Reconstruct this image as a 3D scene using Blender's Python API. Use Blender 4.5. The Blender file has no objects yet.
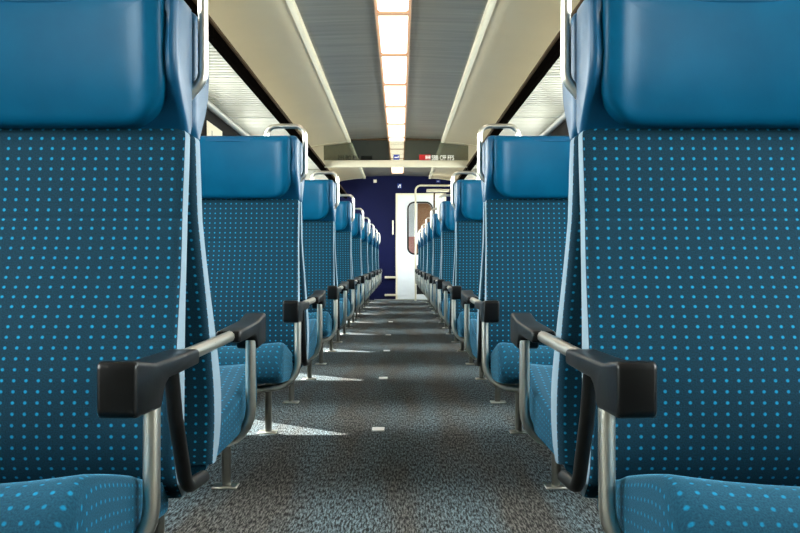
import bpy, bmesh, math, random
from mathutils import Vector, Matrix
random.seed(7)
S = bpy.context.scene
COL = S.collection
PI = math.pi

# ------------------------------------------------------------------ constants
F_PX = 1001.0
CAM_Z = 0.675
P = 1.8                      # bay pitch
FIRST = 1.674                # centre of the nearest back-to-back pair
N_PAIR = 9
CX = -0.05                   # centre line of the coach
HALF = 1.37
Y0, Y1 = -3.0, 17.8
CEIL = 2.20
RZ = 1.825
PART_Y = FIRST + 6*P         # glass transom

# ------------------------------------------------------------------ materials
def new_mat(name):
    m = bpy.data.materials.new(name); m.use_nodes = True
    nt = m.node_tree; nt.nodes.clear()
    out = nt.nodes.new('ShaderNodeOutputMaterial')
    b = nt.nodes.new('ShaderNodeBsdfPrincipled')
    nt.links.new(b.outputs[0], out.inputs[0])
    return m, nt, b, out

def srgb(r, g, b):
    f = lambda c: (c/255/12.92) if c/255 <= .04045 else ((c/255+.055)/1.055)**2.4
    return (f(r), f(g), f(b), 1)

def N(nt, kind, **kw):
    n = nt.nodes.new(kind)
    for k, v in kw.items():
        if k.startswith('i_'):
            n.inputs[k[2:].replace('_', ' ')].default_value = v
        else:
            setattr(n, k, v)
    return n

def math_node(nt, op, a, b=None, c=None):
    n = nt.nodes.new('ShaderNodeMath'); n.operation = op
    for i, v in enumerate((a, b, c)):
        if v is None: continue
        if isinstance(v, (int, float)): n.inputs[i].default_value = v
        else: nt.links.new(v, n.inputs[i])
    return n.outputs[0]

def mix_col(nt, fac, a, b):
    n = nt.nodes.new('ShaderNodeMix'); n.data_type = 'RGBA'
    for sock, v in ((n.inputs[0], fac), (n.inputs[6], a), (n.inputs[7], b)):
        if isinstance(v, (int, float, tuple)): sock.default_value = v
        else: nt.links.new(v, sock)
    return n.outputs[2]

def plain(name, col, rough=.5, metal=0., noise=.0, nscale=30., bump=0., spec=.5, coat=0.):
    m, nt, b, out = new_mat(name)
    b.inputs['Roughness'].default_value = rough
    b.inputs['Metallic'].default_value = metal
    b.inputs['Specular IOR Level'].default_value = spec
    b.inputs['Coat Weight'].default_value = coat
    tc = N(nt, 'ShaderNodeTexCoord')
    nz = N(nt, 'ShaderNodeTexNoise', i_Scale=nscale, i_Detail=4.)
    nt.links.new(tc.outputs['Object'], nz.inputs['Vector'])
    dark = tuple(c*(1-noise) for c in col[:3]) + (1,)
    lite = tuple(min(1, c*(1+noise)) for c in col[:3]) + (1,)
    nt.links.new(mix_col(nt, nz.outputs[0], dark, lite), b.inputs['Base Color'])
    if bump:
        bp = N(nt, 'ShaderNodeBump', i_Strength=bump, i_Distance=.002)
        nt.links.new(nz.outputs[0], bp.inputs['Height']); nt.links.new(bp.outputs[0], b.inputs['Normal'])
    return m

def fabric_mat(name='dotted_fabric', lo=srgb(0, 6, 9), hi=srgb(0, 56, 76), mid=srgb(0, 46, 64), sheen=.45):
    m, nt, b, out = new_mat(name)
    uv = N(nt, 'ShaderNodeUVMap')
    sep = N(nt, 'ShaderNodeSeparateXYZ'); nt.links.new(uv.outputs[0], sep.inputs[0])
    def cell(o, pitch, off):
        t = math_node(nt, 'ADD', math_node(nt, 'DIVIDE', o, pitch), off)
        return math_node(nt, 'MULTIPLY', math_node(nt, 'SUBTRACT', math_node(nt, 'FRACT', t), .5), pitch)
    u, v = cell(sep.outputs[0], .0182, .2), cell(sep.outputs[1], .0168, .1)
    d = math_node(nt, 'SQRT', math_node(nt, 'ADD', math_node(nt, 'MULTIPLY', u, u), math_node(nt, 'MULTIPLY', v, v)))
    mr = N(nt, 'ShaderNodeMapRange'); mr.inputs[1].default_value = .0032; mr.inputs[2].default_value = .0014
    nt.links.new(d, mr.inputs[0])
    nz = N(nt, 'ShaderNodeTexNoise', i_Scale=420., i_Detail=3.); nt.links.new(uv.outputs[0], nz.inputs['Vector'])
    nz2 = N(nt, 'ShaderNodeTexNoise', i_Scale=9., i_Detail=2.); nt.links.new(uv.outputs[0], nz2.inputs['Vector'])
    base = mix_col(nt, nz.outputs[0], lo, hi)
    base = mix_col(nt, math_node(nt, 'MULTIPLY', nz2.outputs[0], .3), base, mid)
    dots = mix_col(nt, nz.outputs[0], srgb(0, 90, 130), srgb(10, 142, 184))
    nt.links.new(mix_col(nt, mr.outputs[0], base, dots), b.inputs['Base Color'])
    b.inputs['Roughness'].default_value = .85
    b.inputs['Specular IOR Level'].default_value = .2
    b.inputs['Sheen Weight'].default_value = sheen
    b.inputs['Sheen Roughness'].default_value = .22
    b.inputs['Sheen Tint'].default_value = srgb(110, 190, 230)
    bp = N(nt, 'ShaderNodeBump', i_Strength=.35, i_Distance=.001)
    nt.links.new(nz.outputs[0], bp.inputs['Height']); nt.links.new(bp.outputs[0], b.inputs['Normal'])
    return m

def carpet_mat():
    m, nt, b, out = new_mat('ribbed_carpet')
    tc = N(nt, 'ShaderNodeTexCoord')
    mp = N(nt, 'ShaderNodeMapping'); mp.inputs['Scale'].default_value = (200, 26, 1)
    nt.links.new(tc.outputs['Object'], mp.inputs['Vector'])
    nz = N(nt, 'ShaderNodeTexNoise', i_Scale=1., i_Detail=5., i_Roughness=.7); nt.links.new(mp.outputs[0], nz.inputs['Vector'])
    mp2 = N(nt, 'ShaderNodeMapping'); mp2.inputs['Scale'].default_value = (6, .6, 1)
    nt.links.new(tc.outputs['Object'], mp2.inputs['Vector'])
    nz2 = N(nt, 'ShaderNodeTexNoise', i_Scale=1., i_Detail=3.); nt.links.new(mp2.outputs[0], nz2.inputs['Vector'])
    mr = N(nt, 'ShaderNodeMapRange'); mr.inputs[1].default_value = .44; mr.inputs[2].default_value = .62
    nt.links.new(nz.outputs[0], mr.inputs[0])
    cool = mix_col(nt, mr.outputs[0], srgb(0, 2, 3), srgb(112, 128, 134))
    warm = mix_col(nt, mr.outputs[0], srgb(2, 2, 2), srgb(108, 106, 101))
    mr2 = N(nt, 'ShaderNodeMapRange'); mr2.inputs[1].default_value = .42; mr2.inputs[2].default_value = .6
    nt.links.new(nz2.outputs[0], mr2.inputs[0])
    nt.links.new(mix_col(nt, mr2.outputs[0], cool, warm), b.inputs['Base Color'])
    b.inputs['Roughness'].default_value = .9
    b.inputs['Specular IOR Level'].default_value = .2
    bp = N(nt, 'ShaderNodeBump', i_Strength=.6, i_Distance=.004)
    nt.links.new(nz.outputs[0], bp.inputs['Height']); nt.links.new(bp.outputs[0], b.inputs['Normal'])
    return m

def slat_ceiling_mat():
    m, nt, b, out = new_mat('grey_slat_ceiling')
    tc = N(nt, 'ShaderNodeTexCoord')
    mp = N(nt, 'ShaderNodeMapping'); mp.inputs['Scale'].default_value = (.9, 14, 1)
    nt.links.new(tc.outputs['Object'], mp.inputs['Vector'])
    nz = N(nt, 'ShaderNodeTexNoise', i_Scale=1., i_Detail=5., i_Roughness=.65); nt.links.new(mp.outputs[0], nz.inputs['Vector'])
    nt.links.new(mix_col(nt, nz.outputs[0], srgb(26, 25, 22), srgb(148, 145, 134)), b.inputs['Base Color'])
    b.inputs['Roughness'].default_value = .33
    b.inputs['Metallic'].default_value = .3
    sep = N(nt, 'ShaderNodeSeparateXYZ'); nt.links.new(tc.outputs['Object'], sep.inputs[0])
    saw = math_node(nt, 'FRACT', math_node(nt, 'DIVIDE', sep.outputs[1], .12))
    edge = math_node(nt, 'LESS_THAN', saw, .08)
    h = math_node(nt, 'ADD', math_node(nt, 'MULTIPLY', edge, -.6), math_node(nt, 'MULTIPLY', nz.outputs[0], .5))
    bp = N(nt, 'ShaderNodeBump', i_Strength=.35, i_Distance=.004)
    nt.links.new(h, bp.inputs['Height']); nt.links.new(bp.outputs[0], b.inputs['Normal'])
    return m

def emit_mat(name, col, strength):
    m, nt, b, out = new_mat(name)
    b.inputs['Base Color'].default_value = col
    b.inputs['Emission Color'].default_value = col
    b.inputs['Emission Strength'].default_value = strength
    return m

def glass_mat(name, tint, gloss=.06):
    m = bpy.data.materials.new(name); m.use_nodes = True
    nt = m.node_tree; nt.nodes.clear()
    out = nt.nodes.new('ShaderNodeOutputMaterial')
    tr = N(nt, 'ShaderNodeBsdfTransparent', i_Color=tint)
    gl = N(nt, 'ShaderNodeBsdfGlossy', i_Roughness=.03)
    mx = nt.nodes.new('ShaderNodeMixShader'); mx.inputs[0].default_value = gloss
    nt.links.new(tr.outputs[0], mx.inputs[1]); nt.links.new(gl.outputs[0], mx.inputs[2]); nt.links.new(mx.outputs[0], out.inputs[0])
    return m

def translucent_mat():
    m, nt, b, out = new_mat('ribbed_white_plastic')
    b.inputs['Base Color'].default_value = srgb(172, 172, 160)
    b.inputs['Roughness'].default_value = .4
    tl = N(nt, 'ShaderNodeBsdfTranslucent', i_Color=srgb(230, 230, 216))
    mx = nt.nodes.new('ShaderNodeMixShader'); mx.inputs[0].default_value = .15
    nt.links.new(b.outputs[0], mx.inputs[1]); nt.links.new(tl.outputs[0], mx.inputs[2]); nt.links.new(mx.outputs[0], out.inputs[0])
    return m

def leather_mat():
    m, nt, b, out = new_mat('blue_leather')
    tc = N(nt, 'ShaderNodeTexCoord')
    nz = N(nt, 'ShaderNodeTexNoise', i_Scale=10., i_Detail=3.); nt.links.new(tc.outputs['Object'], nz.inputs['Vector'])
    nf = N(nt, 'ShaderNodeTexNoise', i_Scale=500., i_Detail=2.); nt.links.new(tc.outputs['Object'], nf.inputs['Vector'])
    nt.links.new(mix_col(nt, nz.outputs[0], srgb(0, 58, 86), srgb(0, 78, 110)), b.inputs['Base Color'])
    b.inputs['Roughness'].default_value = .38
    b.inputs['Specular IOR Level'].default_value = .14
    bp = N(nt, 'ShaderNodeBump', i_Strength=.12, i_Distance=.0008)
    nt.links.new(nf.outputs[0], bp.inputs['Height']); nt.links.new(bp.outputs[0], b.inputs['Normal'])
    return m

M = dict(
    fabric=fabric_mat(), seat_fabric=fabric_mat('pale_dotted_fabric', srgb(2, 22, 34), srgb(30, 90, 116), srgb(20, 74, 98), .6), leather=leather_mat(), carpet=carpet_mat(), slat=slat_ceiling_mat(),  # cushions get a paler tone of the same dotted fabric
    shell=plain('blue_shell', srgb(4, 66, 98), .4, noise=.06, spec=.3),
    chrome=plain('satin_chrome', srgb(222, 218, 206), .32, 1., noise=.0),
    steel=plain('dull_steel', srgb(134, 132, 124), .34, 1., noise=.1),
    gusset=plain('grey_blue_gusset', srgb(112, 134, 148), .8, noise=.15, nscale=260., bump=.2),
    black=plain('black_rubber', srgb(6, 7, 8), .34, noise=.2, nscale=200., bump=.08, spec=.35),
    brace=plain('shaded_chrome', srgb(34, 34, 33), .4, .7, noise=.1),  # chrome like the posts, with its shadow put into the dark colour
    dark=plain('dark_metal', srgb(26, 27, 28), .5, noise=.1),
    cream=plain('cream_panel', srgb(204, 190, 160), .42, noise=.05, nscale=3.),
    lip=plain('cream_edge', srgb(236, 230, 206), .4, noise=.02),
    wall=plain('grey_wall_panel', srgb(190, 190, 178), .5, noise=.04, nscale=4.),
    navy=plain('navy_wall', srgb(3, 9, 52), .6, noise=.15, nscale=5., spec=.15),
    door=plain('white_door', srgb(224, 230, 234), .35, noise=.02),
    pillar=plain('dark_pillar_cover', srgb(18, 16, 15), .7, noise=.1, spec=.05),
    rail=plain('dark_rail', srgb(6, 5, 4), .9, noise=.2, spec=.0),
    bronze=plain('bronze_rail', srgb(70, 54, 36), .8, .0, spec=.1, noise=.1),
    rib=translucent_mat(), alu=plain('brushed_aluminium', srgb(190, 190, 184), .5, .8, noise=.04),
    bar=plain('cream_bar', srgb(204, 198, 176), .35, noise=.02),
    plate=plain('sun_sliver_white', srgb(240, 240, 236), .35, .0, noise=.02),  # white of the thin slabs that stand in for slivers of sunlight
    red=plain('red_print', srgb(176, 4, 6), .5), white=plain('white_print', srgb(245, 245, 240), .5),
    inkdark=plain('dark_print', srgb(14, 16, 16), .5), signblue=plain('blue_print', srgb(22, 52, 140), .5),
    paper=plain('cream_paper', srgb(232, 222, 196), .7, noise=.04),
    brown=plain('brown_panel', srgb(120, 84, 58), .5, noise=.2, nscale=6.),
    pink=plain('pink_panel', srgb(190, 130, 120), .5, noise=.1),
    glass=glass_mat('window_glass', (.93, .96, .96, 1)), tint=glass_mat('tinted_glass', (.50, .52, .47, 1), .05),
    lamp=emit_mat('lamp_diffuser', (1., .88, .76, 1), 2.4),
    lampframe=plain('lamp_frame', srgb(196, 150, 116), .5),
)

# ------------------------------------------------------------------ helpers
def link(name, me, mat, parent=None, smooth=False):
    o = bpy.data.objects.new(name, me); COL.objects.link(o)
    if mat is not None: me.materials.append(mat)
    if parent is not None: o.parent = parent
    if smooth:
        me.polygons.foreach_set('use_smooth', [True]*len(me.polygons))
    return o

def bm_obj(name, bm, mat, parent=None, smooth=False, angle=None):
    bmesh.ops.recalc_face_normals(bm, faces=bm.faces)
    me = bpy.data.meshes.new(name); bm.to_mesh(me); bm.free()
    o = link(name, me, mat, parent, smooth or angle is not None)
    if angle is not None:
        me.set_sharp_from_angle(angle=math.radians(angle))
    return o

def add_box(bm, x0, x1, y0, y1, z0, z1, bevel=0., seg=2):
    vs = [bm.verts.new((x, y, z)) for x in (x0, x1) for y in (y0, y1) for z in (z0, z1)]
    fs = [bm.faces.new([vs[i] for i in f]) for f in
          ((0, 1, 3, 2), (4, 6, 7, 5), (0, 4, 5, 1), (2, 3, 7, 6), (0, 2, 6, 4), (1, 5, 7, 3))]
    if bevel:
        es = list({e for f in fs for e in f.edges})
        bmesh.ops.bevel(bm, geom=es, offset=bevel, segments=seg, affect='EDGES', profile=.5)

def box(name, x0, x1, y0, y1, z0, z1, mat, parent=None, bevel=0.):
    bm = bmesh.new(); add_box(bm, min(x0, x1), max(x0, x1), min(y0, y1), max(y0, y1), z0, z1, bevel)
    return bm_obj(name, bm, mat, parent, angle=40 if bevel else None)

def fillet(pts, r, n=6):
    pts = [Vector(p) for p in pts]; out = [pts[0]]
    for i in range(1, len(pts)-1):
        a, b, c = pts[i-1], pts[i], pts[i+1]
        d1, d2 = (a-b).normalized(), (c-b).normalized()
        ang = d1.angle(d2)
        if ang > PI-.02: out.append(b); continue
        t = min(r/math.tan(ang/2), (a-b).length*.49, (c-b).length*.49)
        rr = t*math.tan(ang/2)
        cen = b+(d1+d2).normalized()*(rr/math.sin(ang/2))
        s, e = b+d1*t-cen, b+d2*t-cen
        tot = s.angle(e); ax = s.cross(e).normalized()
        for k in range(n+1):
            out.append(cen+Matrix.Rotation(tot*k/n, 3, ax) @ s)
    out.append(pts[-1]); return out

def add_tube(bm, pts, r, seg=10, cap=True):
    pts = [Vector(p) for p in pts]
    t = (pts[1]-pts[0]).normalized()
    nrm = t.orthogonal().normalized()
    rings = []
    for i, p in enumerate(pts):
        if i == 0: tt = (pts[1]-pts[0]).normalized()
        elif i == len(pts)-1: tt = (pts[-1]-pts[-2]).normalized()
        else: tt = ((pts[i+1]-p).normalized()+(p-pts[i-1]).normalized()).normalized()
        q = t.rotation_difference(tt); nrm = (q @ nrm); nrm = (nrm-tt*nrm.dot(tt)).normalized(); t = tt
        bn = t.cross(nrm)
        rings.append([bm.verts.new(p+nrm*(r*math.cos(2*PI*k/seg))+bn*(r*math.sin(2*PI*k/seg))) for k in range(seg)])
    for a, b in zip(rings, rings[1:]):
        for k in range(seg):
            bm.faces.new((a[k], a[(k+1) % seg], b[(k+1) % seg], b[k]))
    if cap:
        bm.faces.new(rings[0][::-1]); bm.faces.new(rings[-1])

def tube(name, pts, r, mat, parent=None, seg=10, rad=0.):
    bm = bmesh.new(); add_tube(bm, fillet(pts, rad) if rad else pts, r, seg)
    return bm_obj(name, bm, mat, parent, angle=50)

def loft(name, loops, mat, parent, cap0=True, cap1=True, vs=None, angle=None, mir=1):
    """closed loops of equal length -> skin, with a UV map measured in metres."""
    bm = bmesh.new(); uvl = bm.loops.layers.uv.new('UVMap')
    n = len(loops[0])
    if mir < 0: loops = [[(-x, y, z) for x, y, z in L] for L in loops]
    V = [[bm.verts.new(p) for p in L] for L in loops]
    ref = max(loops, key=lambda L: sum((Vector(L[i])-Vector(L[i-1])).length for i in range(n)))
    us = [0.]
    for i in range(n): us.append(us[-1]+(Vector(ref[(i+1) % n])-Vector(ref[i])).length)
    if vs is None:
        vs = [0.]
        k = n//2
        for a, b in zip(loops, loops[1:]): vs.append(vs[-1]+max((Vector(a[j])-Vector(b[j])).length for j in (k, n//3)))
    for i in range(len(loops)-1):
        for j in range(n):
            j2 = (j+1) % n
            f = bm.faces.new((V[i][j], V[i][j2], V[i+1][j2], V[i+1][j]))
            for lp, uv in zip(f.loops, ((us[j], vs[i]), (us[j+1], vs[i]), (us[j+1], vs[i+1]), (us[j], vs[i+1]))):
                lp[uvl].uv = uv
    for ok, L in ((cap0, V[0]), (cap1, V[-1])):
        if ok:
            f = bm.faces.new(L)
            for lp in f.loops: lp[uvl].uv = (lp.vert.co.x, lp.vert.co.y+lp.vert.co.z)
    return bm_obj(name, bm, mat, parent, smooth=True, angle=angle)

def interp(tab, t):
    if t <= tab[0][0]: return tab[0][1]
    for (a, va), (b, vb) in zip(tab, tab[1:]):
        if t <= b:
            k = (t-a)/(b-a); k = k*k*(3-2*k) if len(tab) < 3 else k
            return va+(vb-va)*k
    return tab[-1][1]

def smooth_tab(tab, t):
    """Catmull-Rom through the table"""
    n = len(tab)
    if t <= tab[0][0]: return tab[0][1]
    if t >= tab[-1][0]: return tab[-1][1]
    for i in range(n-1):
        if t <= tab[i+1][0]:
            x0, y0 = tab[i]; x1, y1 = tab[i+1]
            m0 = ((y1-tab[i-1][1])/(x1-tab[i-1][0])) if i > 0 else (y1-y0)/(x1-x0)
            m1 = ((tab[i+2][1]-y0)/(tab[i+2][0]-x0)) if i < n-2 else (y1-y0)/(x1-x0)
            h = x1-x0; s = (t-x0)/h
            return (2*s**3-3*s*s+1)*y0+(s**3-2*s*s+s)*h*m0+(-2*s**3+3*s*s)*y1+(s**3-s*s)*h*m1

def tag(o, label=None, cat=None, group=None, kind=None):
    if label: o['label'] = label
    if cat: o['category'] = cat
    if group: o['group'] = group
    if kind: o['kind'] = kind
    return o

def empty(name, loc, rz=0.):
    o = bpy.data.objects.new(name, None); COL.objects.link(o)
    o.location = loc; o.rotation_euler = (0, 0, rz); o.empty_display_size = .1
    return o

def copy_tree(o, parent=None):
    c = o.copy(); COL.objects.link(c)
    if parent is not None: c.parent = parent
    for ch in list(o.children): copy_tree(ch, c)
    return c

# ------------------------------------------------------------------ the seat
# local frame: origin on the floor at the back of the seat (middle of the back-to-back pair),
# seat faces -Y, x = 0 is the aisle edge of the backrest and the bench runs to -x (mir flips it).
SW = .462
FRONT = [(.315, .150), (.345, .185), (.40, .205), (.46, .198), (.56, .162), (.65, .122), (.735, .094), (.80, .082), (.894, .066)]
REAR = [(.315, .100), (.40, .118), (.56, .088), (.735, .036), (.80, .022), (.894, .010)]

def rounded_loop(x0, x1, ya, yb, r, m=4, wide=14, bulge=None):
    """points of a rounded rectangle, x0<x1, ya (rear) < yb (front); starts mid rear, goes round by the x1 (aisle) side"""
    r = min(r, (yb-ya)*.48)
    pts = []
    for k in range(wide//2): pts.append(((x0+x1)/2+(x1-r-(x0+x1)/2)*k/(wide//2), ya))
    for k in range(m+1):
        a = -PI/2+PI/2*k/m; pts.append((x1-r+r*math.cos(a), ya+r+r*math.sin(a)))
    for k in range(m+1):
        a = PI/2*k/m; pts.append((x1-r+r*math.cos(a), yb-r+r*math.sin(a)))
    for k in range(1, wide): pts.append((x1-r-(x1-x0-2*r)*k/wide, yb))
    for k in range(m+1):
        a = PI/2+PI/2*k/m; pts.append((x0+r+r*math.cos(a), yb-r+r*math.sin(a)))
    for k in range(m+1):
        a = PI+PI/2*k/m; pts.append((x0+r+r*math.cos(a), ya+r+r*math.sin(a)))
    for k in range(wide//2): pts.append((x0+r+((x0+x1)/2-x0-r)*k/(wide//2), ya))
    return pts

def backrest(parent, xo, mir):
    zs = [.315, .325, .34, .36, .38, .40, .43, .46, .49, .52, .55, .58, .61, .64, .67, .70, .72, .736, .742, .745, .748, .754, .77, .80, .83, .86]
    loops = []
    top = .894
    levels = [(z, 0.) for z in zs]+[(top-.014+.014*math.sin(a), .014*(1-math.cos(a))) for a in [PI/2*k/4 for k in range(5)]]
    for z, ins in levels:
        yf, yr = smooth_tab(FRONT, z), smooth_tab(REAR, z)
        if .742 < z < .748: yf -= .0015
        r = .016
        flare = .012*max(0, min(1, (.75-z)/.3))
        x1 = xo+flare*(1 if xo > -.1 else .2)-ins; x0 = xo-SW-flare*.2+ins
        L = []
        xc = (x0+x1)/2; hw = (x1-x0)/2
        lum = .018*math.exp(-((z-.56)/.12)**2)
        for x, y in rounded_loop(x0, x1, yr+ins*.6, max(yf-ins*.8, yr+ins*.6+.012), r):
            s = (x-xc)/hw
            if y > yf-ins*.8-.006:
                y += lum*(1-s*s)+(.006*abs(s)**6 if z < .74 else 0)-.004
            L.append((x, -y, z))
        loops.append(L)
    o = loft('backrest', loops, M['fabric'], parent, mir=mir, angle=70)
    o.data.materials.append(M['gusset'])
    n = len(loops[0])
    for i, p in enumerate(o.data.polygons):
        j = i % n
        if i < n*(len(loops)-1) and (10 <= j <= 12): p.material_index = 1
    return o

C_TOP = [(.14, .352), (.20, .362), (.30, .382), (.45, .418), (.55, .440), (.60, .446), (.64, .436), (.66, .420)]
C_BOT = [(.14, .285), (.30, .300), (.50, .318), (.62, .328), (.66, .335)]

def cushion(parent, xo, mir):
    x1 = xo+(.014 if xo > -.1 else -.002); x0 = xo-SW+.002
    loops = []; vs = []
    ys = [.15, .18, .205, .25, .30, .35, .40, .45, .50, .54, .57, .60, .62]
    yl, rr = .64, .04
    lv = [(y, 0.) for y in ys]+[(yl-rr+.02+rr*math.sin(a), 1-math.cos(a)) for a in [PI/2*k/6 for k in range(1, 7)]]
    acc = 0.; prev = None
    for y, k in lv:
        zt, zb = smooth_tab(C_TOP, y), smooth_tab(C_BOT, y)
        zt -= k*.045; zb += k*.02
        ins = k*.005
        L = []
        xc, hw = (x0+x1)/2, (x1-x0)/2
        tap = (.022*max(0, min(1, (.40-y)/.2)) if xo > -.1 else 0)
        for x, z in rounded_loop(x0+ins, x1-ins-tap, zb, zt, .018+.03*k, m=5):
            s = (x-xc)/hw
            if z > zt-.008: z -= .026*(1-s*s)*min(1, (.68-y)/.15)
            L.append((x, -y, z))
        loops.append(L)
        if prev: acc += math.hypot(y-prev[0], zt-prev[1])
        prev = (y, zt); vs.append(acc)
    return loft('cushion', loops, M['seat_fabric'], parent, vs=vs, mir=mir, angle=70)

def headrest(parent, xo, mir):
    fr = [(.880, .050), (.90, .068), (.93, .100), (.965, .128), (1.0, .136), (1.085, .130)]
    loops = []
    lv = [(z, 0.) for z in (.885, .892, .90, .915, .93, .95, .97, 1.0, 1.03, 1.06, 1.08)]+[(1.085+.014*math.sin(a), .014*(1-math.cos(a))) for a in [PI/2*k/4 for k in range(1, 5)]]
    e = .002 if xo > -.1 else -.004
    for z, ins in lv:
        yf = smooth_tab(fr, z)-ins; yr = .010+ins*.5
        if z < .9: yr += (.9-z)*.8
        x1, x0 = xo+e-ins, xo-SW+.004+ins
        L = []
        for x, y in rounded_loop(x0, x1, yr, yf, .012):
            s = (x-(x0+x1)/2)/((x1-x0)/2)
            if abs(s) < .93 and y > yf-.004: y -= .03*min(1, (.93-abs(s))/.06)*min(1, max(0, (z-.90)/.05))*(1 if z < 1.075 else .3)
            L.append((x, -y, z))
        loops.append(L)
    sh = loft('headrest', loops, M['shell'], parent, mir=mir, angle=50)
    # padded face
    xa, xb, za, zb = xo-SW+.020, xo-.020, .890, 1.098
    rb, rt = .070, .015
    def outline(ins):
        pts = []
        for cx, cz, r, a0 in ((xb-rb, za+rb, rb, -PI/2), (xb-rt, zb-rt, rt, 0), (xa+rt, zb-rt, rt, PI/2), (xa+rb, za+rb, rb, PI)):
            for k in range(9):
                a = a0+PI/2*k/8
                pts.append((cx+(r-min(ins, r*.9))*math.cos(a), cz+(r-min(ins, r*.9))*math.sin(a)))
        # extra points on the long edges
        out = []
        for i, p in enumerate(pts):
            q = pts[(i+1) % len(pts)]; out.append(p)
            d = math.hypot(q[0]-p[0], q[1]-p[1])
            if d > .1:
                for k in range(1, 12): out.append((p[0]+(q[0]-p[0])*k/12, p[1]+(q[1]-p[1])*k/12))
        return out
    xc, zc, hw = (xa+xb)/2, (za+zb)/2, (xb-xa)/2
    def face(x, z):
        s = (x-xc)/hw
        base = smooth_tab([(.88, .100), (.91, .112), (.95, .124), (1.0, .132), (1.06, .136), (1.10, .132)], z)
        return base-.022*(1-s*s)+.006+.007*math.exp(-((abs(s)-.86)/.07)**2)
    loops = []
    for ins, drop in ((0, None), (0, .012), (.002, .006), (.006, .0015), (.012, 0)):
        loops.append([(x, -(.03 if drop is None else face(x, z)-drop), z) for x, z in outline(ins)])
    base = outline(.014)
    for k in (.95, .90, .86, .82, .77, .68, .5, .32, .16, .04):
        loops.append([(xc+(x-xc)*k, -face(xc+(x-xc)*k, zc+(z-zc)*k), zc+(z-zc)*k) for x, z in base])
    loft('headrest_pad', loops, M['leather'], sh, mir=mir, angle=80)
    return sh

def armrest(parent, mir):
    # side outline (offset, z) extruded across, tall block at the front end
    out = [(.19, .546), (.30, .548), (.45, .551), (.541, .563), (.546, .557), (.546, .503), (.540, .497), (.428, .493), (.420, .496), (.414, .508), (.401, .519), (.380, .525), (.30, .524), (.19, .524)]
    bm = bmesh.new()
    xa, xb = .002, .048
    A = [bm.verts.new((mir*xa, -y, z)) for y, z in out]; B = [bm.verts.new((mir*xb, -y, z)) for y, z in out]
    bm.faces.new(A); bm.faces.new(B[::-1])
    for i in range(len(out)):
        j = (i+1) % len(out); bm.faces.new((A[i], B[i], B[j], A[j]))
    bmesh.ops.recalc_face_normals(bm, faces=bm.faces)
    es = [e for e in bm.edges if (e.verts[0] in A) != (e.verts[1] in B) or e.calc_face_angle(0) > .5]
    es = [e for e in bm.edges if e.calc_face_angle(0) > .6]
    bmesh.ops.bevel(bm, geom=es, offset=.005, segments=3, affect='EDGES', profile=.5)
    return bm_obj('armrest', bm, M['black'], parent, angle=35)

def make_seat(mir, pair, name='train_seat'):
    root = empty(name, (0, 0, 0))
    m = mir
    for xo in (0., -SW-.014):
        backrest(root, xo, m); cushion(root, xo, m); headrest(root, xo, m)
    armrest(root, m)
    px = .033
    tube('armrest_post', [(m*px, -.415, .512), (m*px, -.42, .298), (-m*.155, -.470, .286)], .0108, M['chrome'], root, 12, .075)
    if pair:
        tube('armrest_brace', [(m*px, -.310, .532), (m*px, -.285, .46), (m*px, -.215, .345), (m*px, -.09, .335)], .0105, M['brace'], root, 10, .06)
        tube('grab_handle', [(-m*.118, 0, 1.075), (-m*.118, 0, 1.146), (m*.016, 0, 1.146), (m*.016, 0, .980), (-m*.014, 0, .945)], .0088, M['chrome'], root, 10, .034)
    tube('armrest_link', [(m*.027, -.21, .536), (m*.027, .0, .536)], .0105, M['chrome'], root, 10)
    # under-seat frame to the side wall, and the leg with its floor flange
    bm = bmesh.new()
    add_tube(bm, [(-m*.12, -.477, .285), (-m*.93, -.477, .285)], .016, 10)
    add_tube(bm, [(-m*.12, -.20, .275), (-m*.93, -.20, .275)], .016, 10)
    add_box(bm, min(-m*.20, -m*.16), max(-m*.20, -m*.16), -.56, -.0, .262, .29)
    bm_obj('seat_frame', bm, M['dark'], root, angle=40)
    lg = tube('leg', [(-m*.175, -.477, .006), (-m*.175, -.477, .285)], .0135, M['steel'], root, 12)
    bm = bmesh.new(); add_box(bm, min(-m*.215, -m*.14), max(-m*.215, -m*.14), -.51, -.444, .001, .007, .002, 1)
    bm_obj('foot_plate', bm, M['chrome'], lg, angle=40)
    return root

protos = {(m, p): make_seat(m, p) for m in (1, -1) for p in (True, False)}
SX = {'left': -.345, 'right': .293}
ORD = ['nearest', 'second', 'third', 'fourth', 'fifth', 'sixth', 'seventh', 'eighth', 'ninth']
used = {}
for n in range(N_PAIR):
    for side in ('left', 'right'):
        for facing in ('toward', 'away'):
            proto = protos[1 if (side == 'left') == (facing == 'toward') else -1, facing == 'toward']
            o = proto if proto.name not in used else copy_tree(proto)
            used[proto.name] = 1
            o.location = (SX[side], FIRST+n*P, 0)
            o.rotation_euler = (0, 0, 0 if facing == 'toward' else PI)
            row = f'{side} row'
            if facing == 'toward':
                lab = f'blue dotted seat facing the camera, {ORD[n]} such seat in the {row}'
                if n == 0: lab = f'large blue dotted seat facing the camera, cut by the {side} edge of the photo'
                if n == 8: lab = f'blue dotted seat facing the camera, farthest of these in the {row}'
            else:
                lab = f'blue seat facing away, back to back with the {ORD[n]} camera-facing {side} seat'
                if n == 8: lab = f'blue seat facing the end wall, last of the {row}'
            tag(o, lab, 'seat', f'blue dotted train seats in the {row}')

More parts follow.
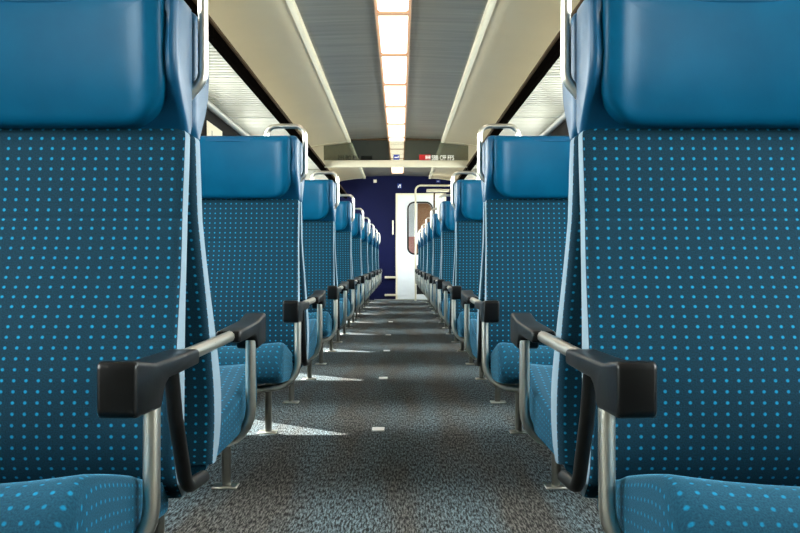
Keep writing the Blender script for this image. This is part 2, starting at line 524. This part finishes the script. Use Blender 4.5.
# ------------------------------------------------------------------ the shell of the coach
XL, XR = CX-HALF, CX+HALF
tag(box('floor', XL-.1, XR+.1, Y0, Y1+2.2, -.05, 0, M['carpet']), kind='structure')
WZ0, WZ1, WW = .78, 1.70, 1.34
bays = [FIRST+P*(k+.5) for k in range(-1, N_PAIR)]+[Y1+1.05]  # windows behind camera left out to cut frontal light; last one added to light vestibule
for side, xa, xb in (('left', XL-.06, XL), ('right', XR, XR+.06)):
    bm = bmesh.new()
    add_box(bm, xa, xb, Y0, Y1+2.2, 0, WZ0); add_box(bm, xa, xb, Y0, Y1+2.2, WZ1, 2.3)
    y = Y0
    for c in bays:
        if c-WW/2 > y: add_box(bm, xa, xb, y, c-WW/2, WZ0, WZ1)
        y = c+WW/2
    add_box(bm, xa, xb, y, Y1+2.2, WZ0, WZ1)
    tag(bm_obj('wall_'+side, bm, M['wall']), kind='structure')
k = 0
for side, x, sg in (('left', XL, 1), ('right', XR, -1)):
    for c in bays:
        k += 1
        bm = bmesh.new()
        for y0, y1, z0, z1 in ((c-WW/2, c+WW/2, WZ0, WZ0+.035), (c-WW/2, c+WW/2, WZ1-.035, WZ1), (c-WW/2, c-WW/2+.035, WZ0, WZ1), (c+WW/2-.035, c+WW/2, WZ0, WZ1)):
            add_box(bm, min(x-sg*.055, x+sg*.012), max(x-sg*.055, x+sg*.012), y0, y1, z0, z1)
        w = tag(bm_obj(f'window_{k}', bm, M['dark']), kind='structure')
        box('pane', x-sg*.034, x-sg*.028, c-WW/2+.03, c+WW/2-.03, WZ0+.03, WZ1-.03, M['glass'], w)
tn = 7
for side, x, sg in (('left', XL, 1), ('right', XR, -1)):
    for a, b in zip(bays[:-2], bays[1:-1]):
        tn += 1
        tag(box(f'trim_{tn}', x, x+sg*.014, a+WW/2+.002, b-WW/2-.002, WZ0, WZ1+.04, M['pillar'], bevel=.004), kind='structure')
for side, x, sg in (('left', XL, 1), ('right', XR, -1)):
    tn += 1
    tag(box(f'trim_{tn}', x+sg*.001, x+sg*.02, Y0, Y1, WZ1-.045, RZ-.005, M['pillar'], bevel=.004), kind='structure')
for side, x, sg in (('left', XL, 1), ('right', XR, -1)):
    tag(box('baseboard_'+side, x, x+sg*.06, Y0, Y1, .0, .16, M['wall'], bevel=.01), kind='structure')

tag(box('wall_back', XL, XR, Y0-.06, Y0, 0, 2.3, M['wall']), kind='structure')

# ceiling: grey middle, cream side coves with a bright lip
CI = .565
bm = bmesh.new()
prof = [(-1.0, 2.12), (-CI, CEIL-.004), (-.3, CEIL+.006), (-.105, CEIL+.012), (.105, CEIL+.012), (.3, CEIL+.006), (CI, CEIL-.004), (1.0, 2.12)]
prof = prof[1:-1]
A = [bm.verts.new((CX+x, Y0, z)) for x, z in prof]; B = [bm.verts.new((CX+x, Y1, z)) for x, z in prof]
for i in range(len(prof)-1): bm.faces.new((A[i], B[i], B[i+1], A[i+1]))
top = [bm.verts.new((CX+x, y, 2.36)) for x, y in ((-1.45, Y0-.05), (1.45, Y0-.05), (1.45, Y1+2.2), (-1.45, Y1+2.2))]
bm.faces.new(top)
tag(bm_obj('ceiling', bm, M['slat'], angle=30), kind='structure')

def cove(y0, y1, sg, idx):
    pr = [(CI+.03, 2.166), (.75, 2.155), (.95, 2.128), (1.12, 2.09), (1.25, 2.04), (1.34, 1.97), (1.37, 1.90)]
    pr2 = [(x, z+.02) for x, z in pr]
    bm = bmesh.new()
    rows = []
    for y in (y0, y1):
        rows.append([bm.verts.new((CX+sg*x, y, z)) for x, z in pr+pr2[::-1]])
    n = len(rows[0])
    for i in range(n):
        j = (i+1) % n; bm.faces.new((rows[0][i], rows[0][j], rows[1][j], rows[1][i]))
    bm.faces.new(rows[0]); bm.faces.new(rows[1][::-1])
    o = tag(bm_obj(f'trim_{idx}', bm, M['cream'], angle=35), kind='structure')
    bm = bmesh.new()
    x0, x1 = sorted((CX+sg*(CI-.006), CX+sg*(CI+.034)))
    add_box(bm, x0, x1, y0, y1, 2.150, 2.196, .008, 2)
    # end lip of the cove
    for i in range(len(pr)-1):
        (xa, za), (xb, zb) = pr[i], pr[i+1]
        vs = [bm.verts.new((CX+sg*x, yy, z)) for yy in (y1-.03, y1+.004) for x, z in ((xa, za-.006), (xb, zb-.006), (xb, zb+.02), (xa, za+.02))]
        for f in ((0, 1, 2, 3), (4, 7, 6, 5), (0, 4, 5, 1), (1, 5, 6, 2), (2, 6, 7, 3), (3, 7, 4, 0)): bm.faces.new([vs[q] for q in f])
    bm_obj('cove_edge', bm, M['lip'], o, angle=40)

cove(Y0, PART_Y-.06, -1, 1); cove(Y0, PART_Y-.06, 1, 2)
cove(PART_Y+.06, Y1-.02, -1, 3); cove(PART_Y+.06, Y1-.02, 1, 4)
tag(box('trim_5', CX-CI, CX+CI, PART_Y-.05, PART_Y+.03, CEIL-.012, CEIL+.03, M['bronze'], bevel=.004), kind='structure')

# ceiling lights: one warm panel after the other along the middle
LP = 1.215
y_sep0 = 12.15
seps = [y_sep0+LP*k for k in range(-12, 5)]
names = {}
k = 0
vis = ['cut by the top edge of the photo', 'second from the top edge of the photo', 'third from the top edge of the photo', 'fourth from the top edge of the photo', 'fifth from the top edge of the photo', 'sixth from the top edge, last before the glass transom']
for i in range(len(seps)-1):
    a, b = seps[i], min(seps[i+1], Y1-.3)
    ang = 262-1.525*F_PX/b if b > .5 else -999
    if b < 5.5 and b > 4.0: pass
    idx = i-7
    o = empty('ceiling_light', (CX+.008, (a+b)/2, CEIL-.012))
    h = (b-a)/2
    box('diffuser', -.092, .092, -h+.04, h-.04, -.006, .02, M['lamp'], o, .012)
    bm = bmesh.new()
    add_box(bm, -.108, -.094, -h, h, -.012, .024); add_box(bm, .094, .108, -h, h, -.012, .024)
    add_box(bm, -.094, .094, -h, -h+.036, -.012, .024); add_box(bm, -.094, .094, h-.036, h, -.012, .024)
    bm_obj('light_frame', bm, M['lampframe'], o)
    if idx < -1: lab = 'warm ceiling light panel behind the camera end of the strip'
    names[i] = o; o['ly'] = b
seen = [o for o in names.values() if o['ly'] > 6.0]
hid = [o for o in names.values() if o['ly'] <= 6.0]
for j, o in enumerate(seen):
    if j < 6: lab = 'warm white ceiling light panel, '+vis[j]
    elif j < 9: lab = 'small warm ceiling light panel seen through the glass transom, '+['nearest', 'second', 'third'][j-6]+' behind it'
    else: lab = 'small warm ceiling light panel beyond the cream bar, '+['above the navy wall', 'touching the navy wall'][min(1, j-9)]
    tag(o, lab, 'ceiling light', 'warm panels of the central ceiling light strip')
for o in hid:
    tag(o, 'warm white ceiling light panel overhead, out of the top of the photo', 'ceiling light', 'overhead light panels before the first one in view')
for o in names.values(): del o['ly']

# luggage racks
RZ = 1.825
def rack(sg, y0, y1, label):
    root = empty('luggage_rack', (CX+sg*1.12, (y0+y1)/2, RZ))
    L = (y1-y0)/2
    # corrugated shelf
    bm = bmesh.new(); n = int((y1-y0)/.085)
    xi, xo = sorted((sg*-.20, sg*.20))
    prev = None
    for i in range(n):
        ya = -L+.085*i
        for yy, zz in ((ya, 0), (ya+.050, 0), (ya+.056, .022), (ya+.080, .022)):
            v = (bm.verts.new((xi, yy, zz)), bm.verts.new((xo, yy, zz)))
            if prev: bm.faces.new((prev[0], prev[1], v[1], v[0]))
            prev = v
    bm_obj('ribbed_shelf', bm, M['rib'], root)
    a, b = sorted((sg*-.235, sg*-.20))
    r = box('front_rail', a, b, -L, L, -.035, .032, M['rail'], root, .006)
    a, b = sorted((sg*-.245, sg*-.215))
    box('rail_cap', a, b, -L, L, .033, .052, M['bronze'], root, .006)
    bm = bmesh.new(); add_tube(bm, [(sg*.215, -L, -.012), (sg*.215, L, -.012)], .028, 14)
    bm_obj('rear_tube', bm, M['alu'], root, angle=50)
    bm = bmesh.new(); m = int((y1-y0)/P)
    for i in range(m+1):
        yy = -L+.15+i*P
        if yy > L-.02: break
        a, b = sorted((sg*-.22, sg*.25)); add_box(bm, a, b, yy-.012, yy+.012, -.008, .03)
    bm_obj('bracket', bm, M['alu'], root)
    return tag(root, label, 'luggage rack', 'ribbed luggage racks')
rack(-1, Y0, PART_Y-.037, 'white ribbed luggage rack with dark front rail along the left wall')
rack(1, Y0, PART_Y-.037, 'white ribbed luggage rack with dark front rail along the right wall')
rack(-1, PART_Y+.08, Y1-.1, 'left luggage rack beyond the cream crossbar')
rack(1, PART_Y+.08, Y1-.9, 'right luggage rack beyond the cream crossbar')

# glass transom over the aisle with its bar and lettering
tr = empty('glass_transom', (CX, PART_Y, 1.90))
tag(tr, 'tinted glass transom on a cream bar across the aisle, with printed lettering', 'transom')
box('crossbar', -.90, .90, -.035, .035, -.045, .040, M['bar'], tr, .012)
bm = bmesh.new()
pp = [(-.90, .035), (.90, .035), (.90, .225), (.60, .255), (CI, .29), (-CI, .29), (-.60, .255), (-.90, .225)]
A = [bm.verts.new((x, -.005, z)) for x, z in pp]; B = [bm.verts.new((x, .005, z)) for x, z in pp]
bm.faces.new(A[::-1]); bm.faces.new(B)
for i in range(len(pp)):
    j = (i+1) % len(pp); bm.faces.new((A[i], A[j], B[j], B[i]))
bm_obj('glass_pane', bm, M['tint'], tr)

def text(name, body, size, loc, mat, parent, mirror=False, sx=1., depth=.0008, bold=0.):
    cu = bpy.data.curves.new(name, 'FONT'); cu.body = body; cu.size = size; cu.extrude = depth
    cu.align_x = 'LEFT'; cu.offset = bold
    t = bpy.data.objects.new(name+'_source', cu); COL.objects.link(t)
    bpy.context.view_layer.update()
    me = bpy.data.meshes.new_from_object(t.evaluated_get(bpy.context.evaluated_depsgraph_get()))
    bpy.data.objects.remove(t); bpy.data.curves.remove(cu)
    me.transform(Matrix.Rotation(PI/2, 4, 'X')); me.transform(Matrix.Diagonal(((-sx if mirror else sx), 1, 1, 1)))
    me.name = name
    o = link(name, me, mat, parent); o.location = loc
    return o

def px(x, y, d): return ((x-400.3)*d/F_PX, CAM_Z+(262-y)*d/F_PX)

dT = PART_Y-.012
def arrow_cross(bm, cx, cz, w, y, h):
    """double headed arrow with a short upright: the mark beside the lettering"""
    t = h*.18
    add_box(bm, cx-w*.3, cx+w*.3, y-.001, y, cz-t/2, cz+t/2)
    add_box(bm, cx-t/2, cx+t/2, y-.0008, y+.0002, cz-h*.38, cz+h*.38)
    for s in (-1, 1):
        for q in (-1, 1):
            vs = [bm.verts.new((cx+s*a, yy, cz+q*b)) for yy in (y-.001, y) for a, b in ((w*.5, 0), (w*.5-t*1.2, 0), (w*.26, h*.38), (w*.26+t*1.2, h*.38))]
            for f in ((0, 1, 2, 3), (4, 7, 6, 5), (0, 4, 5, 1), (1, 5, 6, 2), (2, 6, 7, 3), (3, 7, 4, 0)): bm.faces.new([vs[i] for i in f])
x0, z0 = px(419.5, 160.3, dT); x1, z1 = px(431, 154.6, dT)
box('red_emblem_panel', x0-CX, x1-CX, -.010, -.007, z0-1.90, z1-1.90, M['red'], tr)
bm = bmesh.new(); arrow_cross(bm, x1-CX-.034, (z0+z1)/2-1.90, .062, -.0105, .060)
bm_obj('double_arrow_mark', bm, M['white'], tr)
def word(body, xa, xb, y, mat, yy, mirror=False):
    o = text('lettering', body, .082, (0, 0, 0), mat, tr, sx=1., bold=.0016)
    me = o.data
    xs = [v.co.x for v in me.vertices]; x0, x1 = min(xs), max(xs)
    A, Z = px(xa, y, dT); B, _ = px(xb, y, dT)
    k = (B-A)/(x1-x0)
    for v in me.vertices: v.co.x = (x1-v.co.x if mirror else v.co.x-x0)*k
    if mirror: me.flip_normals()
    o.location = (A-CX, yy, Z-1.90)
for body, xa, xb in (('SBB', 432.0, 438.6), ('CFF', 440.2, 446.4), ('FFS', 448.0, 454.4)): word(body, xa, xb, 160.0, M['white'], -.0085)
for body, xa, xb in (('FFS', 338.0, 344.0), ('CFF', 345.6, 351.4), ('SBB', 353.0, 359.0)): word(body, xa, xb, 160.0, M['inkdark'], .0095, True)
x0, z0 = px(361.5, 160.3, dT); x1, z1 = px(372.5, 155.8, dT)
box('dark_emblem_panel', x0-CX, x1-CX, .007, .010, z0-1.90, z1-1.90, M['inkdark'], tr)

def sign(name, x, y, w, h, d, label, cat, mat, glyph, parent=None):
    X, Z = px(x, y, d); a = w*d/F_PX/2; b = h*d/F_PX/2
    r = empty(name, (X, d, Z))
    if parent is None: tag(r, label, cat)
    box('sign_plate', -a, a, -.006, 0, -b, b, mat, r, .002)
    if glyph == 'cigarette':
        bm = bmesh.new()
        add_box(bm, -a*.7, a*.45, -.008, -.0062, -b*.28, b*.05); add_box(bm, a*.5, a*.72, -.008, -.0062, -b*.28, b*.5)
        bm_obj('pictogram', bm, M['white'], r)
    elif glyph == 'person':
        bm = bmesh.new()
        add_box(bm, -a*.15, a*.6, -.008, -.0062, -b*.1, b*.6); add_box(bm, -a*.65, -a*.2, -.008, -.0062, -b*.7, b*.1)
        add_box(bm, a*.2, a*.6, -.008, -.0062, -b*.7, -b*.25)
        bm_obj('pictogram', bm, M['white'], r)
    elif glyph == 'notice':
        bm = bmesh.new()
        add_box(bm, -a*.5, a*.5, -.007, -.0062, b*.2, b*.4); add_box(bm, -a*.5, a*.3, -.007, -.0062, -b*.3, -b*.1)
        bm_obj('print', bm, M['white'], r)
    return r
sign('blue_sign', 396.8, 157.2, 6, 5.2, PART_Y-.007, 'small blue pictogram sign on the glass transom before the lights', 'sign', M['signblue'], 'cigarette')

# end wall with its door
DX0, DX1, DZ = -.056, .80, 1.875
WY = Y1
bm = bmesh.new()
add_box(bm, XL-.06, DX0, WY, WY+.06, 0, 2.36); add_box(bm, DX1, XR+.06, WY, WY+.06, 0, 2.36); add_box(bm, DX0, DX1, WY, WY+.06, DZ, 2.36)
tag(bm_obj('wall_end', bm, M['navy']), kind='structure')
# door leaf with a rounded window
wx0, wx1, wz0, wz1, wr = .155, .56, .83, 1.72, .10
def rrect(x0, x1, z0, z1, r, n=6):
    out = []
    for cx, cz, a0 in ((x1-r, z0+r, -PI/2), (x1-r, z1-r, 0), (x0+r, z1-r, PI/2), (x0+r, z0+r, PI)):
        for k in range(n+1): out.append((cx+r*math.cos(a0+PI/2*k/n), cz+r*math.sin(a0+PI/2*k/n)))
    return out
def ring_plate(name, outer, inner, ya, yb, mat, parent=None):
    bm = bmesh.new(); n = len(inner)
    # outer given as rectangle: project each inner point on it
    x0, x1, z0, z1 = outer; cx, cz = sum(p[0] for p in inner)/n, sum(p[1] for p in inner)/n
    O = []
    q = n//4
    for i, (x, z) in enumerate(inner):
        seg = i//q; f = (i % q)/(q-1)
        c = [(x1, z0), (x1, z1), (x0, z1), (x0, z0)][seg]
        xm, zm = (x, c[1]), (c[0], z)
        O.append(c if abs(f-.5) < .01 else ((x, c[1]) if (f < .5) == (seg % 2 == 0) else (c[0], z)))
    rings = [[bm.verts.new((x, y, z)) for x, z in L] for L, y in ((inner, ya), (O, ya), (O, yb), (inner, yb))]
    for a, b in zip(rings, rings[1:]+rings[:1]):
        for i in range(n):
            j = (i+1) % n; bm.faces.new((a[i], a[j], b[j], b[i]))
    bmesh.ops.remove_doubles(bm, verts=bm.verts, dist=1e-5)
    return bm_obj(name, bm, mat, parent)
inner = rrect(wx0, wx1, wz0, wz1, wr)
d1 = ring_plate('door_1', (DX0+.012, DX1-.012, .015, DZ-.012), inner, WY-.012, WY+.03, M['door'])
tag(d1, kind='structure')
bm = bmesh.new()
o2 = rrect(wx0-.028, wx1+.028, wz0-.028, wz1+.028, wr+.028)
rings = [[bm.verts.new((x, y, z)) for x, z in L] for L, y in ((inner, WY-.022), (o2, WY-.022), (o2, WY-.012), (inner, WY+.02))]
for a, b in zip(rings, rings[1:]):
    for i in range(len(inner)):
        j = (i+1) % len(inner); bm.faces.new((a[i], a[j], b[j], b[i]))
bm_obj('window_seal', bm, M['black'], d1, angle=40)
bm = bmesh.new(); vs = [bm.verts.new((x, WY+.008, z)) for x, z in inner]; f = bm.faces.new(vs)
bmesh.ops.solidify(bm, geom=[f], thickness=.006)
bm_obj('door_pane', bm, M['glass'], d1)
bm = bmesh.new()
for a in ((DX0-.02, DX0+.012, WY-.02, WY+.06, 0, DZ+.02), (DX1-.012, DX1+.02, WY-.02, WY+.06, 0, DZ+.02), (DX0, DX1, WY-.02, WY+.06, DZ-.012, DZ+.02)): add_box(bm, *a)
tag(bm_obj('trim_6', bm, M['lip']), kind='structure')
tag(box('trim_7', DX0-.4, DX1, WY-.10, WY-.02, 0, .014, M['alu']), kind='structure')
# vestibule behind the door
tag(box('wall_vestibule', XL, XR, WY+2.0, WY+2.06, 0, 2.36, M['brown']), kind='structure')
tag(box('wall_vestibule_panel', -.1, .30, WY+1.0, WY+1.05, 0, 1.15, M['pink']), kind='structure')
tag(box('wall_vestibule_column', -.1, .33, WY+1.1, WY+1.15, 1.15, 2.3, M['door']), kind='structure')
vl = empty('ceiling_light', (.3, WY+.6, 2.3)); tag(vl, 'unseen ceiling light added to brighten the vestibule behind the end door', 'ceiling light')  # unseen lamp, added to light the vestibule walls
box('diffuser', -.25, .25, -.15, .15, -.02, .02, M['lamp'], vl, .006)  # diffuser of the added unseen vestibule lamp
bm = bmesh.new(); add_box(bm, -.29, -.255, -.19, .19, -.025, .03); add_box(bm, .255, .29, -.19, .19, -.025, .03)
bm_obj('light_frame', bm, M['lampframe'], vl)  # frame of the added unseen vestibule lamp

# things on the end wall
def wp(x, y): return px(x, y, WY)
X, Z0 = wp(393.2, 234); _, Z1 = wp(393.2, 221)
h = tube('grab_bar', [(X, WY, Z0), (X, WY-.05, Z0), (X, WY-.05, Z1), (X, WY, Z1)], .013, M['lip'], None, 10, .02)
tag(h, 'short white vertical grab bar on the navy wall beside the door', 'grab bar')
for y, lab, z in ((277.3, 'upper narrow cream strip low on the navy wall left of the door', 0), (295, 'lower narrow cream strip near the floor left of the door', 0)):
    x0, z = wp(385, y); x1, _ = wp(396, y)
    tag(box('wall_strip', x0, x1, WY-.05, WY, z-.018, z+.018, M['bar'], bevel=.005), lab, 'wall strip', 'cream strips low on the navy wall')
s = sign('wall_notice', 375.4, 181.2, 3.2, 3.2, WY, 'small cream square plate high on the navy wall', 'plate', M['paper'], 'notice')
sign('blue_sign', 399.8, 186, 4.4, 4.8, WY, 'small light blue pictogram sign on the navy wall above the door', 'sign', M['signblue'], 'person')
sign('blue_sign', 438.5, 181.4, 4, 2.2, WY, 'faint blue sign high on the navy wall above the tube frame', 'sign', M['signblue'], 'notice')

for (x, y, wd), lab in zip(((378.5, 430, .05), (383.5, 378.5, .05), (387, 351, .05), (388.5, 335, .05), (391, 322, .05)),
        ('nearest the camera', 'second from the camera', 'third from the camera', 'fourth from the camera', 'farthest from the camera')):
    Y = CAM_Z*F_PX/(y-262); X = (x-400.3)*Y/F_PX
    tag(box('sun_sliver', X-wd/2, X+wd/2, Y-.04, Y+.04, .0005, .005, M['plate'], bevel=.0015), 'small sliver of sunlight built as a bright slab on the aisle carpet, '+lab, 'sunlight patch', 'built slivers of sunlight along the aisle')  # thin white slab added in place of a sunlit sliver of carpet

# tubular frame and end panel behind the last right seats
fr = empty('tube_frame', (.9, 17.35, 0)); tag(fr, 'tall cream tubular luggage frame at the far end of the right row', 'luggage frame')
def fx(x, y, d): X, Z = px(x, y, d); return X, Z
X, Z = fx(415.8, 185.5, 17.2)
tube('front_hoop', [(X-.9, -.15, .006), (X-.9, -.15, Z), (.30, -.15, Z), (.30, -.15, .006)], .017, M['bar'], fr, 12, .09)
X2, Z2 = fx(434.5, 189, 17.5)
tube('rear_hoop', [(X2-.9, .15, .006), (X2-.9, .15, Z2-.01), (.30, .15, Z2-.01), (.30, .15, .006)], .016, M['bronze'], fr, 12, .09)
Xa, Za = fx(427, 190, 17.2)
box('shelf', Xa-.9, .29, -.12, .14, Za-.02, Za+.02, M['bar'], fr, .006)
box('side_panel', X-.9+.02, .28, -.155, -.135, .12, .62, M['dark'], fr, .004)

# posters on the window pillar at the left
r = empty('notice', (XL+.0205, 7.56, 1.50)); tag(r, 'cream paper notice with faint dark marks, high on the left wall under the luggage rack', 'notice')
box('paper', 0, .003, -.31, .31, 0, .20, M['paper'], r)
bm = bmesh.new()
for yy, zz in ((-.12, .06), (.10, .04)):
    add_box(bm, .0032, .004, yy-.010, yy+.010, zz, zz+.09); add_box(bm, .0032, .004, yy-.010, yy+.07, zz, zz+.014)
bm_obj('print', bm, M['inkdark'], r)

# ------------------------------------------------------------------ light
w = bpy.data.worlds.new('sky'); S.world = w; w.use_nodes = True
nt = w.node_tree; nt.nodes.clear()
bg = N(nt, 'ShaderNodeBackground'); out = N(nt, 'ShaderNodeOutputWorld')
tc = N(nt, 'ShaderNodeTexCoord'); sp = N(nt, 'ShaderNodeSeparateXYZ')
nt.links.new(tc.outputs['Generated'], sp.inputs[0])
rp = N(nt, 'ShaderNodeMapRange'); rp.inputs[1].default_value = -.1; rp.inputs[2].default_value = .15
nt.links.new(sp.outputs[2], rp.inputs[0])
nt.links.new(mix_col(nt, rp.outputs[0], (.56, .54, .49, 1), (.95, .95, .93, 1)), bg.inputs['Color'])
bg.inputs['Strength'].default_value = 24.0
nt.links.new(bg.outputs[0], out.inputs[0])

for side, x, rz in (('left', XL-.08, 0), ('right', XR+.08, 0)):
    for c in bays:
        li = bpy.data.lights.new('window_daylight', 'AREA'); li.shape = 'RECTANGLE'; li.size = WZ1-WZ0; li.size_y = WW
        li.cycles.is_portal = True
        o = bpy.data.objects.new('window_daylight', li); COL.objects.link(o)
        o.location = (x, c, (WZ0+WZ1)/2)
        o.rotation_euler = (0, -PI/2 if side == 'left' else PI/2, 0)

sun = bpy.data.lights.new('sun', 'SUN'); sun.energy = 34; sun.angle = math.radians(.6); sun.color = (1., .96, .9)
so = bpy.data.objects.new('sun', sun); COL.objects.link(so)
d = Vector((.76, -.65, -1.0))
so.rotation_euler = d.to_track_quat('-Z', 'Y').to_euler()

# ------------------------------------------------------------------ camera and view
cam = bpy.data.cameras.new('camera'); co = bpy.data.objects.new('camera', cam); COL.objects.link(co)
cam.sensor_width = 36; cam.lens = F_PX/800*36
co.location = (0, 0, CAM_Z)
co.rotation_euler = (PI/2-math.atan(4.5/F_PX), 0, 0)
cam.clip_start = .02
S.camera = co
vs = S.view_settings
S.display_settings.display_device = 'sRGB'
vs.view_transform = 'Standard'; vs.look = 'None'; vs.gamma = 1; vs.use_curve_mapping = False
vs.exposure = 0.
S.cycles.use_denoising = True
S.cycles.max_bounces = 10; S.cycles.diffuse_bounces = 6; S.cycles.transparent_max_bounces = 16
S.cycles.sample_clamp_indirect = 6
